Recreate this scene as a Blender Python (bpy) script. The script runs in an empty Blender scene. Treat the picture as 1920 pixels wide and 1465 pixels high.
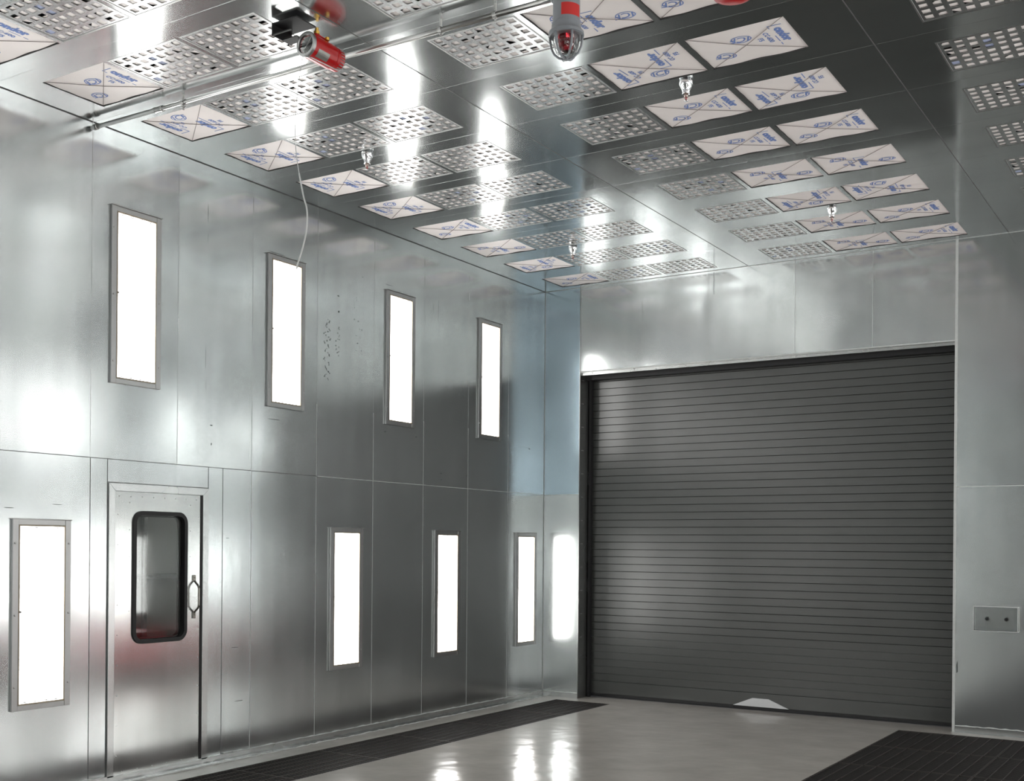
import bpy, bmesh, math, random
from mathutils import Vector, Matrix
random.seed(7)
S = bpy.context.scene
COL = S.collection

# ------------------------------------------------------------------ camera, world, exposure
cd = bpy.data.cameras.new('camera')
cam = bpy.data.objects.new('camera', cd); COL.objects.link(cam)
S.camera = cam
cd.sensor_fit = 'HORIZONTAL'; cd.sensor_width = 36.0
cd.lens = 36.0 * 2156.9 / 1920.0
cd.shift_x = 0.0
cd.shift_y = (1025.89 - 732.5) / 1920.0
cd.clip_start = 0.02
Xa = Vector((0.84567415, 0.0069013, -0.53365496))      # room axes seen from the lens
Ya = Vector((0.53363719, 0.00435485, 0.8457023))
Za = Vector((0.00816044, -0.9999667, 0.0))
right = Vector((Xa[0], Ya[0], Za[0])); down = Vector((Xa[1], Ya[1], Za[1])); fwd = Vector((Xa[2], Ya[2], Za[2]))
M = Matrix((( right[0], -down[0], -fwd[0], 6.9046), (right[1], -down[1], -fwd[1], 0.0), (right[2], -down[2], -fwd[2], 1.697), (0, 0, 0, 1)))
cam.matrix_world = M
w = bpy.data.worlds.new('world'); S.world = w; w.use_nodes = True
w.node_tree.nodes['Background'].inputs[0].default_value = (0.5, 0.55, 0.6, 1)
w.node_tree.nodes['Background'].inputs[1].default_value = 0.05
S.view_settings.view_transform = 'Standard'; S.view_settings.look = 'None'
S.view_settings.gamma = 1.0; S.view_settings.use_curve_mapping = False
S.view_settings.exposure = 0.0
LAMP = 12.5                                              # brightness of every light fixture's diffuser

# ------------------------------------------------------------------ dimensions (metres)
W = 7.6; FAR = 11.635; BACK = -1.005; H = 4.695; FL = -0.045; MID = 2.31; P = 0.79
BAYX = [0.30, 2.82, 5.37]; CELL = 0.645; CW = 0.61; ROWP = 0.7935; ROW0 = 11.035; CL = 0.48
ROWS = 12

# ------------------------------------------------------------------ materials
def new_mat(name):
    m = bpy.data.materials.new(name); m.use_nodes = True
    nt = m.node_tree; b = nt.nodes['Principled BSDF']
    return m, nt, b
def plain(name, col, rough=0.5, metal=0.0, spec=0.5, noise=0.0, nscale=30.0, bump=0.0):
    m, nt, b = new_mat(name)
    b.inputs['Base Color'].default_value = (*col, 1); b.inputs['Roughness'].default_value = rough
    b.inputs['Metallic'].default_value = metal; b.inputs['Specular IOR Level'].default_value = spec
    n = nt.nodes.new('ShaderNodeTexNoise'); n.inputs['Scale'].default_value = nscale; n.inputs['Detail'].default_value = 4
    g = nt.nodes.new('ShaderNodeNewGeometry'); nt.links.new(g.outputs['Position'], n.inputs['Vector'])
    mx = nt.nodes.new('ShaderNodeMix'); mx.data_type = 'RGBA'; mx.blend_type = 'MULTIPLY'
    mx.inputs[0].default_value = noise if noise else 0.08
    mx.inputs[6].default_value = (*col, 1); nt.links.new(n.outputs['Color'], mx.inputs[7])
    hs = nt.nodes.new('ShaderNodeMapRange'); hs.inputs[3].default_value = 1 - (noise or 0.06); hs.inputs[4].default_value = 1 + (noise or 0.06) * .3
    nt.links.new(n.outputs['Fac'], hs.inputs[0])
    vm = nt.nodes.new('ShaderNodeVectorMath'); vm.operation = 'SCALE'; vm.inputs[0].default_value = col
    nt.links.new(hs.outputs[0], vm.inputs['Scale']); nt.links.new(vm.outputs[0], b.inputs['Base Color'])
    nt.nodes.remove(mx)
    if bump:
        bp = nt.nodes.new('ShaderNodeBump'); bp.inputs['Distance'].default_value = bump; bp.inputs['Strength'].default_value = 1
        nt.links.new(n.outputs['Fac'], bp.inputs['Height']); nt.links.new(bp.outputs[0], b.inputs['Normal'])
    return m
def galvanised(name, col=(0.645, 0.672, 0.672), r0=0.13, r1=0.09, dull=0.22, dull_r=0.40, tilt=0.012, wave=0.004, use_attr=True, streak='z'):
    """rolled zinc-coated sheet: a sharp lobe and a broad lobe, gentle oil-canning, per-sheet variation"""
    m, nt, b = new_mat(name); N = nt.nodes; L = nt.links
    geo = N.new('ShaderNodeNewGeometry')
    sp = N.new('ShaderNodeTexVoronoi'); sp.inputs['Scale'].default_value = 45
    L.new(geo.outputs['Position'], sp.inputs['Vector'])
    big = N.new('ShaderNodeTexNoise'); big.inputs['Scale'].default_value = 1.3; big.inputs['Detail'].default_value = 1.5
    L.new(geo.outputs['Position'], big.inputs['Vector'])
    mp = N.new('ShaderNodeMapping'); mp.inputs['Scale'].default_value = (9, 9, 0.7) if streak == 'z' else (0.7, 9, 9)
    L.new(geo.outputs['Position'], mp.inputs['Vector'])
    st = N.new('ShaderNodeTexNoise'); st.inputs['Scale'].default_value = 1.0; st.inputs['Detail'].default_value = 5
    L.new(mp.outputs[0], st.inputs['Vector'])
    # base colour
    cr = N.new('ShaderNodeMapRange'); cr.inputs[1].default_value = 0.3; cr.inputs[2].default_value = 0.7
    cr.inputs[3].default_value = 0.93; cr.inputs[4].default_value = 1.05
    L.new(st.outputs['Fac'], cr.inputs[0])
    sc = N.new('ShaderNodeVectorMath'); sc.operation = 'SCALE'; sc.inputs[0].default_value = col
    L.new(cr.outputs[0], sc.inputs['Scale'])
    colout = sc.outputs[0]
    rough_in = None
    if use_attr:
        at = N.new('ShaderNodeAttribute'); at.attribute_name = 'panel'
        sep = N.new('ShaderNodeSeparateColor'); L.new(at.outputs['Color'], sep.inputs[0])
        # g: tone of the sheet, b: bluish tint on marked sheets
        tn = N.new('ShaderNodeMapRange'); tn.inputs[3].default_value = 0.92; tn.inputs[4].default_value = 1.04
        L.new(sep.outputs[1], tn.inputs[0])
        s2 = N.new('ShaderNodeVectorMath'); s2.operation = 'SCALE'; L.new(colout, s2.inputs[0]); L.new(tn.outputs[0], s2.inputs['Scale'])
        mx = N.new('ShaderNodeMix'); mx.data_type = 'RGBA'
        L.new(s2.outputs[0], mx.inputs[6]); mx.inputs[7].default_value = (0.53, 0.67, 0.77, 1)
        L.new(sep.outputs[2], mx.inputs[0]); colout = mx.outputs[2]
        rough_in = sep.outputs[0]
    L.new(colout, b.inputs['Base Color'])
    b.inputs['Metallic'].default_value = 1.0
    rr = N.new('ShaderNodeMapRange'); rr.inputs[1].default_value = 0.3; rr.inputs[2].default_value = 0.7
    rr.inputs[3].default_value = r0; rr.inputs[4].default_value = r0 + r1
    L.new(big.outputs['Fac'], rr.inputs[0])
    L.new(rr.outputs[0], b.inputs['Roughness'])
    # normal
    hgt = N.new('ShaderNodeMath'); hgt.operation = 'MULTIPLY_ADD'; hgt.inputs[1].default_value = 0.0
    L.new(sp.outputs['Distance'], hgt.inputs[0]); L.new(big.outputs['Fac'], hgt.inputs[2])
    bp = N.new('ShaderNodeBump'); bp.inputs['Distance'].default_value = wave; bp.inputs['Strength'].default_value = 1.0
    L.new(hgt.outputs[0], bp.inputs['Height'])
    if use_attr:
        sb = N.new('ShaderNodeVectorMath'); sb.operation = 'SUBTRACT'; sb.inputs[1].default_value = (0.5, 0.5, 0.5)
        cmb = N.new('ShaderNodeCombineXYZ'); L.new(sep.outputs[0], cmb.inputs[0]); L.new(sep.outputs[1], cmb.inputs[1]); L.new(sep.outputs[0], cmb.inputs[2])
        L.new(cmb.outputs[0], sb.inputs[0])
        s3 = N.new('ShaderNodeVectorMath'); s3.operation = 'SCALE'; s3.inputs['Scale'].default_value = tilt; L.new(sb.outputs[0], s3.inputs[0])
        ad = N.new('ShaderNodeVectorMath'); ad.operation = 'ADD'; L.new(s3.outputs[0], ad.inputs[0]); L.new(geo.outputs['Normal'], ad.inputs[1])
        nm = N.new('ShaderNodeVectorMath'); nm.operation = 'NORMALIZE'; L.new(ad.outputs[0], nm.inputs[0])
        L.new(nm.outputs[0], bp.inputs['Normal'])
    L.new(bp.outputs[0], b.inputs['Normal'])
    b2 = N.new('ShaderNodeBsdfPrincipled'); L.new(colout, b2.inputs['Base Color']); b2.inputs['Metallic'].default_value = 1
    b2.inputs['Roughness'].default_value = dull_r; L.new(bp.outputs[0], b2.inputs['Normal'])
    mixs = N.new('ShaderNodeMixShader'); mixs.inputs[0].default_value = dull
    L.new(b.outputs[0], mixs.inputs[1]); L.new(b2.outputs[0], mixs.inputs[2])
    L.new(mixs.outputs[0], N['Material Output'].inputs['Surface'])
    return m

M_wall = galvanised('galvanised wall sheet')
M_ceil = galvanised('galvanised ceiling sheet', r0=0.105, r1=0.05, dull_r=0.32, dull=0.08, streak='x', wave=0.0015)
M_trim = galvanised('galvanised trim', col=(0.60, 0.615, 0.61), r0=0.2, r1=0.08, use_attr=False, wave=0.0005)
M_door = galvanised('galvanised door sheet', col=(0.64, 0.65, 0.64), r0=0.12, r1=0.06, dull=.2, use_attr=False, wave=0.002)
M_grille = galvanised('perforated zinc sheet', col=(0.6, 0.61, 0.61), r0=0.17, r1=0.05, dull=0.22, use_attr=False, wave=0.0006)
M_alu = plain('aluminium frame', (0.42, 0.42, 0.415), 0.38, 1.0)
M_return = plain('fixture inner return', (0.36, 0.31, 0.24), 0.5, 0.6)
M_caulk = plain('white sealant', (0.62, 0.64, 0.63), 0.5, 0, .4, .2, 60)
M_seam = plain('dark joint', (0.12, 0.12, 0.12), 0.5, 0.3)
M_film = plain('white filter film', (0.93, 0.87, 0.845), 0.45, 0, .4, .08, 6)
M_ink = plain('blue print ink', (0.20, 0.29, 0.60), 0.6, 0, .3, .3, 90)
M_wire = plain('support wire', (0.30, 0.26, 0.25), 0.5, 0.3)
M_void = plain('dark plenum space', (0.05, 0.05, 0.05), 0.7)
M_black = plain('black rubber', (0.012, 0.012, 0.013), 0.55)
M_curtain = plain('grey painted slats', (0.055, 0.058, 0.055), 0.27, 0.0, .75, .08, 3)
M_groove = plain('slat groove', (0.012, 0.013, 0.013), 0.7)
M_groove2 = plain('shallow slat groove', (0.055, 0.06, 0.057), 0.6)
M_dark = galvanised('dull dark steel jamb', col=(0.50, 0.51, 0.50), r0=0.22, r1=0.1, use_attr=False, wave=0.0005)
M_plate = plain('white plastic plate', (0.62, 0.63, 0.64), 0.5)
M_chrome = plain('polished chrome', (0.85, 0.85, 0.86), 0.05, 1.0, .5, .02)
M_brass = plain('brass fitting', (0.70, 0.42, 0.10), 0.3, 1.0)
M_red = plain('red enamel', (0.50, 0.008, 0.010), 0.28, 0, .5, .06, 20)
M_chest = plain('bright red chest paint', (0.80, 0.02, 0.05), 0.35)
M_redlabel = plain('red warning label', (0.62, 0.03, 0.025), 0.5)
M_greyenamel = plain('grey enamel casting', (0.27, 0.29, 0.31), 0.4, 0.1, .5, .08, 40)
M_cable = plain('white cable', (0.66, 0.67, 0.66), 0.5)
M_pipe = plain('zinc conduit', (0.50, 0.50, 0.49), 0.28, 1.0, .5, .1, 12)
M_bar = plain('grate bearing bar', (0.075, 0.068, 0.063), 0.5, 0.4, .4, .3, 25)
M_rod = plain('grate cross rod', (0.016, 0.014, 0.013), 0.7)
M_pit = plain('pit filter mat', (0.012, 0.011, 0.011), 0.9)
M_mark = plain('black smudge', (0.07, 0.08, 0.08), 0.8)
M_pinksteel = plain('pale copper fitting', (0.62, 0.50, 0.46), 0.2, 1.0)
M_handle = plain('dull steel handle', (0.22, 0.21, 0.19), 0.22, 1.0)
M_steel = plain('steel screw', (0.45, 0.45, 0.44), 0.35, 1.0)
M_label = plain('silver nameplate', (0.33, 0.33, 0.31), 0.4, 0.6)
M_outer = plain('plain plaster', (0.45, 0.45, 0.43), 0.8)

def glass(name, col=(1, 1, 1), rough=0.0, ior=1.45, alpha=None):
    m, nt, b = new_mat(name)
    b.inputs['Base Color'].default_value = (*col, 1); b.inputs['Roughness'].default_value = rough
    b.inputs['Transmission Weight'].default_value = 1.0; b.inputs['IOR'].default_value = ior
    return m
M_glass = glass('tinted window glass', (0.75, 0.76, 0.74), 0.02, 1.6)
M_clear = glass('clear dome glass', (0.93, 0.94, 0.94), 0.03)
M_acrylic = glass('hazy clear acrylic', (0.85, 0.86, 0.86), 0.12)
M_redglass = glass('red glass lens', (0.45, 0.01, 0.02), 0.1)

# epoxy floor
M_floor, nt, b = new_mat('grey epoxy floor')
N, L = nt.nodes, nt.links
geo = N.new('ShaderNodeNewGeometry')
n1 = N.new('ShaderNodeTexNoise'); n1.inputs['Scale'].default_value = 1.6; n1.inputs['Detail'].default_value = 6; n1.inputs['Roughness'].default_value = 0.65
n2 = N.new('ShaderNodeTexNoise'); n2.inputs['Scale'].default_value = 3.5; n2.inputs['Detail'].default_value = 2
n3 = N.new('ShaderNodeTexNoise'); n3.inputs['Scale'].default_value = 55; n3.inputs['Detail'].default_value = 1
for n in (n1, n2, n3): L.new(geo.outputs['Position'], n.inputs['Vector'])
rp = N.new('ShaderNodeValToRGB')
rp.color_ramp.elements[0].position = 0.3; rp.color_ramp.elements[0].color = (0.325, 0.305, 0.28, 1)
rp.color_ramp.elements[1].position = 0.7; rp.color_ramp.elements[1].color = (0.405, 0.385, 0.355, 1)
L.new(n1.outputs['Fac'], rp.inputs[0]); L.new(rp.outputs[0], b.inputs['Base Color'])
b.inputs['Roughness'].default_value = 0.16; b.inputs['IOR'].default_value = 1.6
ma = N.new('ShaderNodeMath'); ma.operation = 'MULTIPLY_ADD'; ma.inputs[1].default_value = 0.02
L.new(n3.outputs['Fac'], ma.inputs[0]); L.new(n2.outputs['Fac'], ma.inputs[2])
bp = N.new('ShaderNodeBump'); bp.inputs['Distance'].default_value = 0.006; L.new(ma.outputs[0], bp.inputs['Height']); L.new(bp.outputs[0], b.inputs['Normal'])

# lamp diffuser
M_lamp, nt, b = new_mat('lit lamp diffuser')
b.inputs['Base Color'].default_value = (0.9, 0.9, 0.9, 1)
b.inputs['Emission Color'].default_value = (1.0, 0.995, 0.975, 1); b.inputs['Emission Strength'].default_value = LAMP

# ------------------------------------------------------------------ mesh helpers
def obj(name, bm, mat, parent=None, loc=None, smooth=False):
    me = bpy.data.meshes.new(name); bm.to_mesh(me); bm.free()
    for m in (mat if isinstance(mat, (list, tuple)) else [mat]): me.materials.append(m)
    if smooth:
        for p in me.polygons: p.use_smooth = True
    o = bpy.data.objects.new(name, me); COL.objects.link(o)
    if parent is not None: o.parent = parent
    if loc is not None: o.location = loc
    return o
def inst(src, parent, loc=None):
    o = src.copy(); COL.objects.link(o); o.parent = parent
    if loc is not None: o.location = loc
    return o
def thing(name, label, cat, loc=(0, 0, 0), group=None, rz=0.0):
    o = bpy.data.objects.new(name, None); COL.objects.link(o); o.location = loc; o.rotation_euler = (0, 0, rz)
    o.empty_display_size = 0.1
    o['label'] = label; o['category'] = cat
    if group: o['group'] = group
    return o
def struct(o, label=None):
    o['kind'] = 'structure'
    if label: o['label'] = label
    return o
def box(bm, a, c, mi=0):
    x0, y0, z0 = a; x1, y1, z1 = c
    vs = [bm.verts.new(v) for v in ((x0,y0,z0),(x1,y0,z0),(x1,y1,z0),(x0,y1,z0),(x0,y0,z1),(x1,y0,z1),(x1,y1,z1),(x0,y1,z1))]
    for f in ((0,3,2,1),(4,5,6,7),(0,1,5,4),(1,2,6,5),(2,3,7,6),(3,0,4,7)):
        bm.faces.new([vs[i] for i in f]).material_index = mi
def quad(bm, pts, mi=0):
    f = bm.faces.new([bm.verts.new(p) for p in pts]); f.material_index = mi; return f
def tube(bm, pts, r, seg=10, cap=True):
    pts = [Vector(p) for p in pts]; rings = []
    up = None
    for i, p in enumerate(pts):
        d = (pts[min(i + 1, len(pts) - 1)] - pts[max(i - 1, 0)]).normalized()
        if up is None:
            up = Vector((0, 0, 1)) if abs(d.z) < 0.9 else Vector((1, 0, 0))
        a = d.cross(up).normalized(); bb = a.cross(d).normalized(); up = bb
        rr = r[i] if isinstance(r, (list, tuple)) else r
        rings.append([bm.verts.new(p + a * rr * math.cos(t) + bb * rr * math.sin(t)) for t in [2 * math.pi * k / seg for k in range(seg)]])
    for i in range(len(rings) - 1):
        for k in range(seg):
            bm.faces.new((rings[i][k], rings[i][(k + 1) % seg], rings[i + 1][(k + 1) % seg], rings[i + 1][k]))
    if cap:
        bm.faces.new(list(reversed(rings[0]))); bm.faces.new(rings[-1])
    return rings
def lathe(bm, prof, origin=(0, 0, 0), axis='z', seg=32, cap=True):
    """prof: (radius, height) pairs"""
    o = Vector(origin); rings = []
    for r, h in prof:
        ring = []
        for k in range(seg):
            t = 2 * math.pi * k / seg; c, s = r * math.cos(t), r * math.sin(t)
            v = Vector((c, s, h)) if axis == 'z' else (Vector((c, h, s)) if axis == 'y' else Vector((h, c, s)))
            ring.append(bm.verts.new(o + v))
        rings.append(ring)
    for i in range(len(rings) - 1):
        for k in range(seg):
            try: bm.faces.new((rings[i][k], rings[i][(k + 1) % seg], rings[i + 1][(k + 1) % seg], rings[i + 1][k]))
            except ValueError: pass
    if cap and prof[0][0] > 1e-4: bm.faces.new(rings[0])
    if cap and prof[-1][0] > 1e-4: bm.faces.new(list(reversed(rings[-1])))
    bmesh.ops.recalc_face_normals(bm, faces=bm.faces)
def sheet(name, mapf, us, vs, holes, seams_u, seams_v, mat, flip=False, special=None):
    """a wall or ceiling of metal sheets, with openings left out; each sheet gets its own variation"""
    us = sorted(set(round(u, 4) for u in us)); vs = sorted(set(round(v, 4) for v in vs))
    bm = bmesh.new(); V = {}
    cols = []
    def vert(i, j):
        if (i, j) not in V: V[i, j] = bm.verts.new(mapf(us[i], vs[j]))
        return V[i, j]
    rnd = {}
    for i in range(len(us) - 1):
        for j in range(len(vs) - 1):
            cu, cv = (us[i] + us[i + 1]) / 2, (vs[j] + vs[j + 1]) / 2
            if any(h[0] < cu < h[1] and h[2] < cv < h[3] for h in holes): continue
            key = (sum(cu > s for s in seams_u), sum(cv > s for s in seams_v))
            if key not in rnd:
                rr = random.Random(str((name,) + key)); rnd[key] = [rr.random(), rr.random(), 0.0, 1.0]
            c = list(rnd[key])
            if special:
                bb = special(cu, cv)
                if bb: c[2] = bb
            idx = [vert(i, j), vert(i + 1, j), vert(i + 1, j + 1), vert(i, j + 1)]
            if flip: idx.reverse()
            bm.faces.new(idx); cols.append(c)
    bm.faces.ensure_lookup_table()
    me = bpy.data.meshes.new(name); bm.to_mesh(me); bm.free(); me.materials.append(mat)
    a = me.attributes.new('panel', 'FLOAT_COLOR', 'FACE')
    for k, c in enumerate(cols): a.data[k].color = c
    o = bpy.data.objects.new(name, me); COL.objects.link(o)
    return struct(o)

# ------------------------------------------------------------------ the room shell
ys = [FAR - P * k for k in range(17)]                    # joints along the side walls
UP_Y = [10.45 - 1.585 * k for k in range(7)]             # centres of the upper lights
LO_Y = [11.225, 9.675, 8.09, 4.92, 3.335, 1.75, 0.165]   # lower lights, with the door between
lseams = ys + []
wall_l = sheet('wall_left', lambda u, v: (0, u, v), ys + [BACK, FAR, 5.545, 6.355], [FL, 0.0, 2.08, MID, H],
               [(5.545, 6.355, 0.0, 2.08)], ys, [MID], M_wall)
wall_r = sheet('wall_right', lambda u, v: (W, u, v), ys + [BACK, FAR], [FL, MID, H], [], ys, [MID], M_wall, flip=True)
OX0, OX1, OZ = 0.477, 4.588, 3.715
fs = [OX0, 1.256, 2.045, 3.006, 3.802, 4.60, 5.39, 6.18, 6.97]
wall_f = sheet('wall_far', lambda u, v: (u, FAR, v), fs + [0, W, OX1], [FL, MID, OZ, H], [(OX0, OX1, FL - 1, OZ)], fs, [MID], M_wall,
               special=lambda u, v: 0.85 if (u < OX0 and v > MID) else 0)
wall_b = sheet('wall_back', lambda u, v: (u, BACK, v), [0, W] + [0.79 * k for k in range(1, 9)], [FL, MID, H], [], [0.79 * k for k in range(1, 9)], [MID], M_wall, flip=True)

# ceiling with the filter openings cut out
rows = [(ROW0 - ROWP * k, ROW0 - ROWP * k + CL) for k in range(ROWS)]
cells = []
for bx in BAYX:
    for c in range(3): cells.append((bx + CELL * c, bx + CELL * c + CW))
cseam_x = [2.50, 5.06]
cseam_y = [FAR - 0.15 - ROWP * k for k in range(1, 17)]
cseam_y = [10.875 - ROWP * k for k in range(0, 15)]
holes = [(x0, x1, y0, y1) for x0, x1 in cells for y0, y1 in rows]
ceil = sheet('ceiling', lambda u, v: (u, v, H), [0, W] + cseam_x + [q for c in cells for q in c], [BACK, FAR] + [q for r in rows for q in r] + cseam_y,
             holes, cseam_x, cseam_y, M_ceil, flip=True)

# floor with the two grate pits cut out
PL = (0.31, 1.01, 0.35, 11.42); PR = (4.14, 7.29, 0.35, 11.42)
bm = bmesh.new()
xs_ = [0, PL[0], PL[1], PR[0], PR[1], W]; yy_ = [BACK, PL[2], PL[3], 12.2]
for i in range(5):
    for j in range(3):
        if i in (1, 3) and j == 1: continue
        quad(bm, [(xs_[i], yy_[j], FL), (xs_[i + 1], yy_[j], FL), (xs_[i + 1], yy_[j + 1], FL), (xs_[i], yy_[j + 1], FL)])
bmesh.ops.remove_doubles(bm, verts=bm.verts, dist=1e-5)
struct(obj('floor', bm, M_floor))
for nm, (a, c, y0, y1) in (('trim_1', PL), ('trim_2', PR)):
    bm = bmesh.new(); z0 = FL - 0.16
    quad(bm, [(a, y0, z0), (c, y0, z0), (c, y1, z0), (a, y1, z0)])
    for p, q in (((a, y0), (c, y0)), ((c, y0), (c, y1)), ((c, y1), (a, y1)), ((a, y1), (a, y0))):
        quad(bm, [(*p, z0), (*q, z0), (*q, FL), (*p, FL)])
    struct(obj(nm, bm, M_pit), 'dark lined pit under the floor grates')

# joints: thin folded seams and beads, children of their wall
def strips(name, parent, segs, mat, wd=0.004, th=0.0012, plane='x', at=0.0, sgn=1):
    bm = bmesh.new()
    for (u0, v0, u1, v1) in segs:
        if abs(u1 - u0) < 1e-6: a, c = (u0 - wd / 2, v0), (u0 + wd / 2, v1)
        else: a, c = (u0, v0 - wd / 2), (u1, v0 + wd / 2)
        if plane == 'x': box(bm, (min(at, at + th * sgn), a[0], a[1]), (max(at, at + th * sgn), c[0], c[1]))
        elif plane == 'y': box(bm, (a[0], min(at, at + th * sgn), a[1]), (c[0], max(at, at + th * sgn), c[1]))
        else: box(bm, (a[0], a[1], min(at, at + th * sgn)), (c[0], c[1], max(at, at + th * sgn)))
    return obj(name, bm, mat, parent)
inner = [y for y in ys if BACK + .1 < y < FAR - .1]
low_y = [y for y in inner if abs(y - 6.105) > .05]
strips('lower_sealed_joint', wall_l, [(y, FL + .06, y, MID) for y in low_y if y > 6.6] + [(y, MID, y, 2.95) for y in inner if y > 7], M_caulk, 0.004)
strips('near_joint', wall_l, [(y, 0.0, y, MID) for y in low_y if y < 6.6] + [(5.462, 0, 5.462, MID), (6.425, 0, 6.425, MID), (6.578, 0, 6.578, MID), (5.462, 2.143, 6.425, 2.143)], M_seam, 0.005)
strips('upper_joint', wall_l, [(y, 2.95, y, H) for y in inner if y > 7] + [(y, MID, y, H) for y in inner if y < 7], M_trim, 0.006, 0.002)
strips('middle_joint', wall_l, [(BACK, MID, 7.7, MID)], M_seam, 0.005)
strips('middle_sealed_joint', wall_l, [(7.7, MID, FAR, MID)], M_caulk, 0.004)
strips('ceiling_joint', wall_l, [(BACK, H - .003, FAR, H - .003)], M_seam, 0.005)
strips('sheet_joint', wall_r, [(y, FL, y, H) for y in inner] + [(BACK, MID, FAR, MID)], M_caulk, 0.004, plane='x', at=W, sgn=-1)
strips('header_joint', wall_f, [(x, OZ, x, H) for x in fs[1:5]], M_trim, 0.006, 0.002, 'y', FAR, -1)
strips('header_sealed_joint', wall_f, [(3.006, OZ, 3.006, H), (3.802, OZ, 3.802, H)], M_caulk, 0.003, 0.003, 'y', FAR, -1)
strips('side_joint', wall_f, [(x, FL, x, H) for x in fs[6:]] + [(OX1, MID, W, MID)], M_caulk, 0.008, 0.002, 'y', FAR, -1)
strips('corner_joint', wall_f, [(0.004, FL, 0.004, H), (0, MID, OX0, MID)], M_caulk, 0.005, 0.003, 'y', FAR, -1)
strips('opening_edge', wall_f, [(OX0 - .004, FL, OX0 - .004, H)], M_alu, 0.008, 0.006, 'y', FAR, -1)
strips('opening_corner_trim', wall_f, [(OX1 + .012, FL, OX1 + .012, H)], M_caulk, 0.024, 0.006, 'y', FAR, -1)
strips('ceiling_edge_joint', wall_f, [(0, H - .003, W, H - .003)], M_caulk, 0.004, 0.003, 'y', FAR, -1)
strips('header_lip', wall_f, [(OX0, OZ + .006, OX1, OZ + .006)], M_caulk, 0.012, 0.005, 'y', FAR, -1)
strips('long_joint', ceil, [(x, BACK, x, FAR) for x in cseam_x], M_seam, 0.006, 0.0015, 'z', H, -1)
strips('cross_joint', ceil, [(0, y, W, y) for y in cseam_y], M_trim, 0.003, 0.0006, 'z', H, -1)

# smudges and scratches on the sheets
rs = random.Random(3)
bm = bmesh.new()
def fleck(y, z, ly, lz):
    n = 6; ph = rs.random() * 6
    pts = [(0.0006, y + math.cos(ph + k * 6.283 / n) * ly * (.6 + .4 * rs.random()), z + math.sin(ph + k * 6.283 / n) * lz * (.6 + .4 * rs.random())) for k in range(n)]
    quad(bm, pts)
for y, z, a, b_ in [(6.449, 2.643, .02, .006), (6.451, 2.495, .006, .014), (9.57, 2.444, .02, .005), (9.57, 2.379, .012, .004), (10.03, 2.443, .006, .012),
                    (7.967, 3.815, .012, .012), (7.958, 3.958, .016, .007), (8.65, 2.788, .016, .004), (9.14, 2.779, .016, .004), (8.3, 4.196, .01, .004), (4.4, 4.0, .01, .01)]:
    fleck(y, z, a, b_)
for k in range(46):
    t = k / 46; fleck(7.80 + .03 * rs.random() + .03 * math.sin(k), 3.72 - t * .55, .005 + .007 * rs.random(), .004 + .005 * rs.random())
for k in range(18): fleck(7.93 + .05 * rs.random(), 3.40 + .3 * rs.random(), .004 + .006 * rs.random(), .003 + .005 * rs.random())
for k in range(22): fleck(8.18 + .12 * rs.random(), 3.45 + .6 * rs.random(), .003 + .004 * rs.random(), .003 + .004 * rs.random())
for k in range(7): fleck(10.98 + k * .05, 2.83 + .003 * k * rs.random(), .018, .003)
fleck(11.30, 2.825, .025, .008)
for k in range(14): fleck(11.31 + .004 * rs.random(), 3.3 + k * .035, .003, .012)
for k in range(7): fleck(11.31, 3.65 + k * .12, .006, .006)
for y, z0, z1 in ((6.40, 4.22, 4.42), (6.40, 4.05, 4.18), (6.385, 3.03, 3.3), (6.39, 2.9, 3.0), (9.415, 4.02, 4.18), (9.50, 3.95, 4.25), (9.0, 4.0, 4.1), (9.28, 3.9, 4.05)):
    fleck(y, (z0 + z1) / 2, .002, (z1 - z0) / 2)
for y0, z, l in ((4.05 + .6, 1.93, .05), (5.02, 1.965, .05), (6.62, 1.75, .03), (6.7, 0.86, .05), (6.75, .42, .06), (8.66, 4.20, .07), (7.1, 4.17, .15), (7.1, 2.76, .1)):
    fleck(y0 + l / 2, z, l, .003)
obj('scuff_marks', bm, M_mark, wall_l)
bm = bmesh.new()
for k in range(11):
    x = 2.106 + .004 * rs.random(); z = 4.66 - k * .022
    quad(bm, [(x - .003, FAR - .0008, z), (x + .003, FAR - .0008, z), (x + .004, FAR - .0008, z + .014), (x - .002, FAR - .0008, z + .014)])
quad(bm, [(4.625, FAR - .0008, .52), (4.637, FAR - .0008, .53), (4.634, FAR - .0008, .64), (4.622, FAR - .0008, .60)])
obj('scuff_marks', bm, M_mark, wall_f)

# base angle with its sealant bead
def base(name, parts, beads):
    bm = bmesh.new()
    for a, c in parts: box(bm, a, c)
    o = struct(obj(name, bm, M_trim), 'low metal angle sealed along the foot of the wall')
    bm = bmesh.new(); r2 = random.Random(name)
    for p, q in beads:
        n = max(6, int((Vector(q) - Vector(p)).length / 0.05)); pts = []
        for k in range(n + 1):
            v = Vector(p).lerp(Vector(q), k / n); v.z += r2.uniform(-.004, .004); pts.append(v)
        tube(bm, pts, [r2.uniform(.003, .007) for _ in pts], 6)
    obj('sealant_bead', bm, M_caulk, o)
base('baseboard_left', [((0.0012, BACK + .02, FL), (0.014, FAR - .002, 0.012)), ((0.014, BACK + .02, FL), (0.07, FAR - .002, FL + .004))],
     [((0.006, 6.6, 0.014), (0.006, FAR - .01, 0.014)), ((0.006, 4.0, 0.014), (0.006, 5.45, 0.014)), ((0.07, 4.0, FL + .004), (0.07, FAR - .05, FL + .004))])
base('baseboard_right', [((W - .014, BACK + .02, FL), (W - .0012, FAR - .002, 0.012))], [((W - .006, 0, 0.014), (W - .006, FAR - .01, 0.014))])
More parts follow.
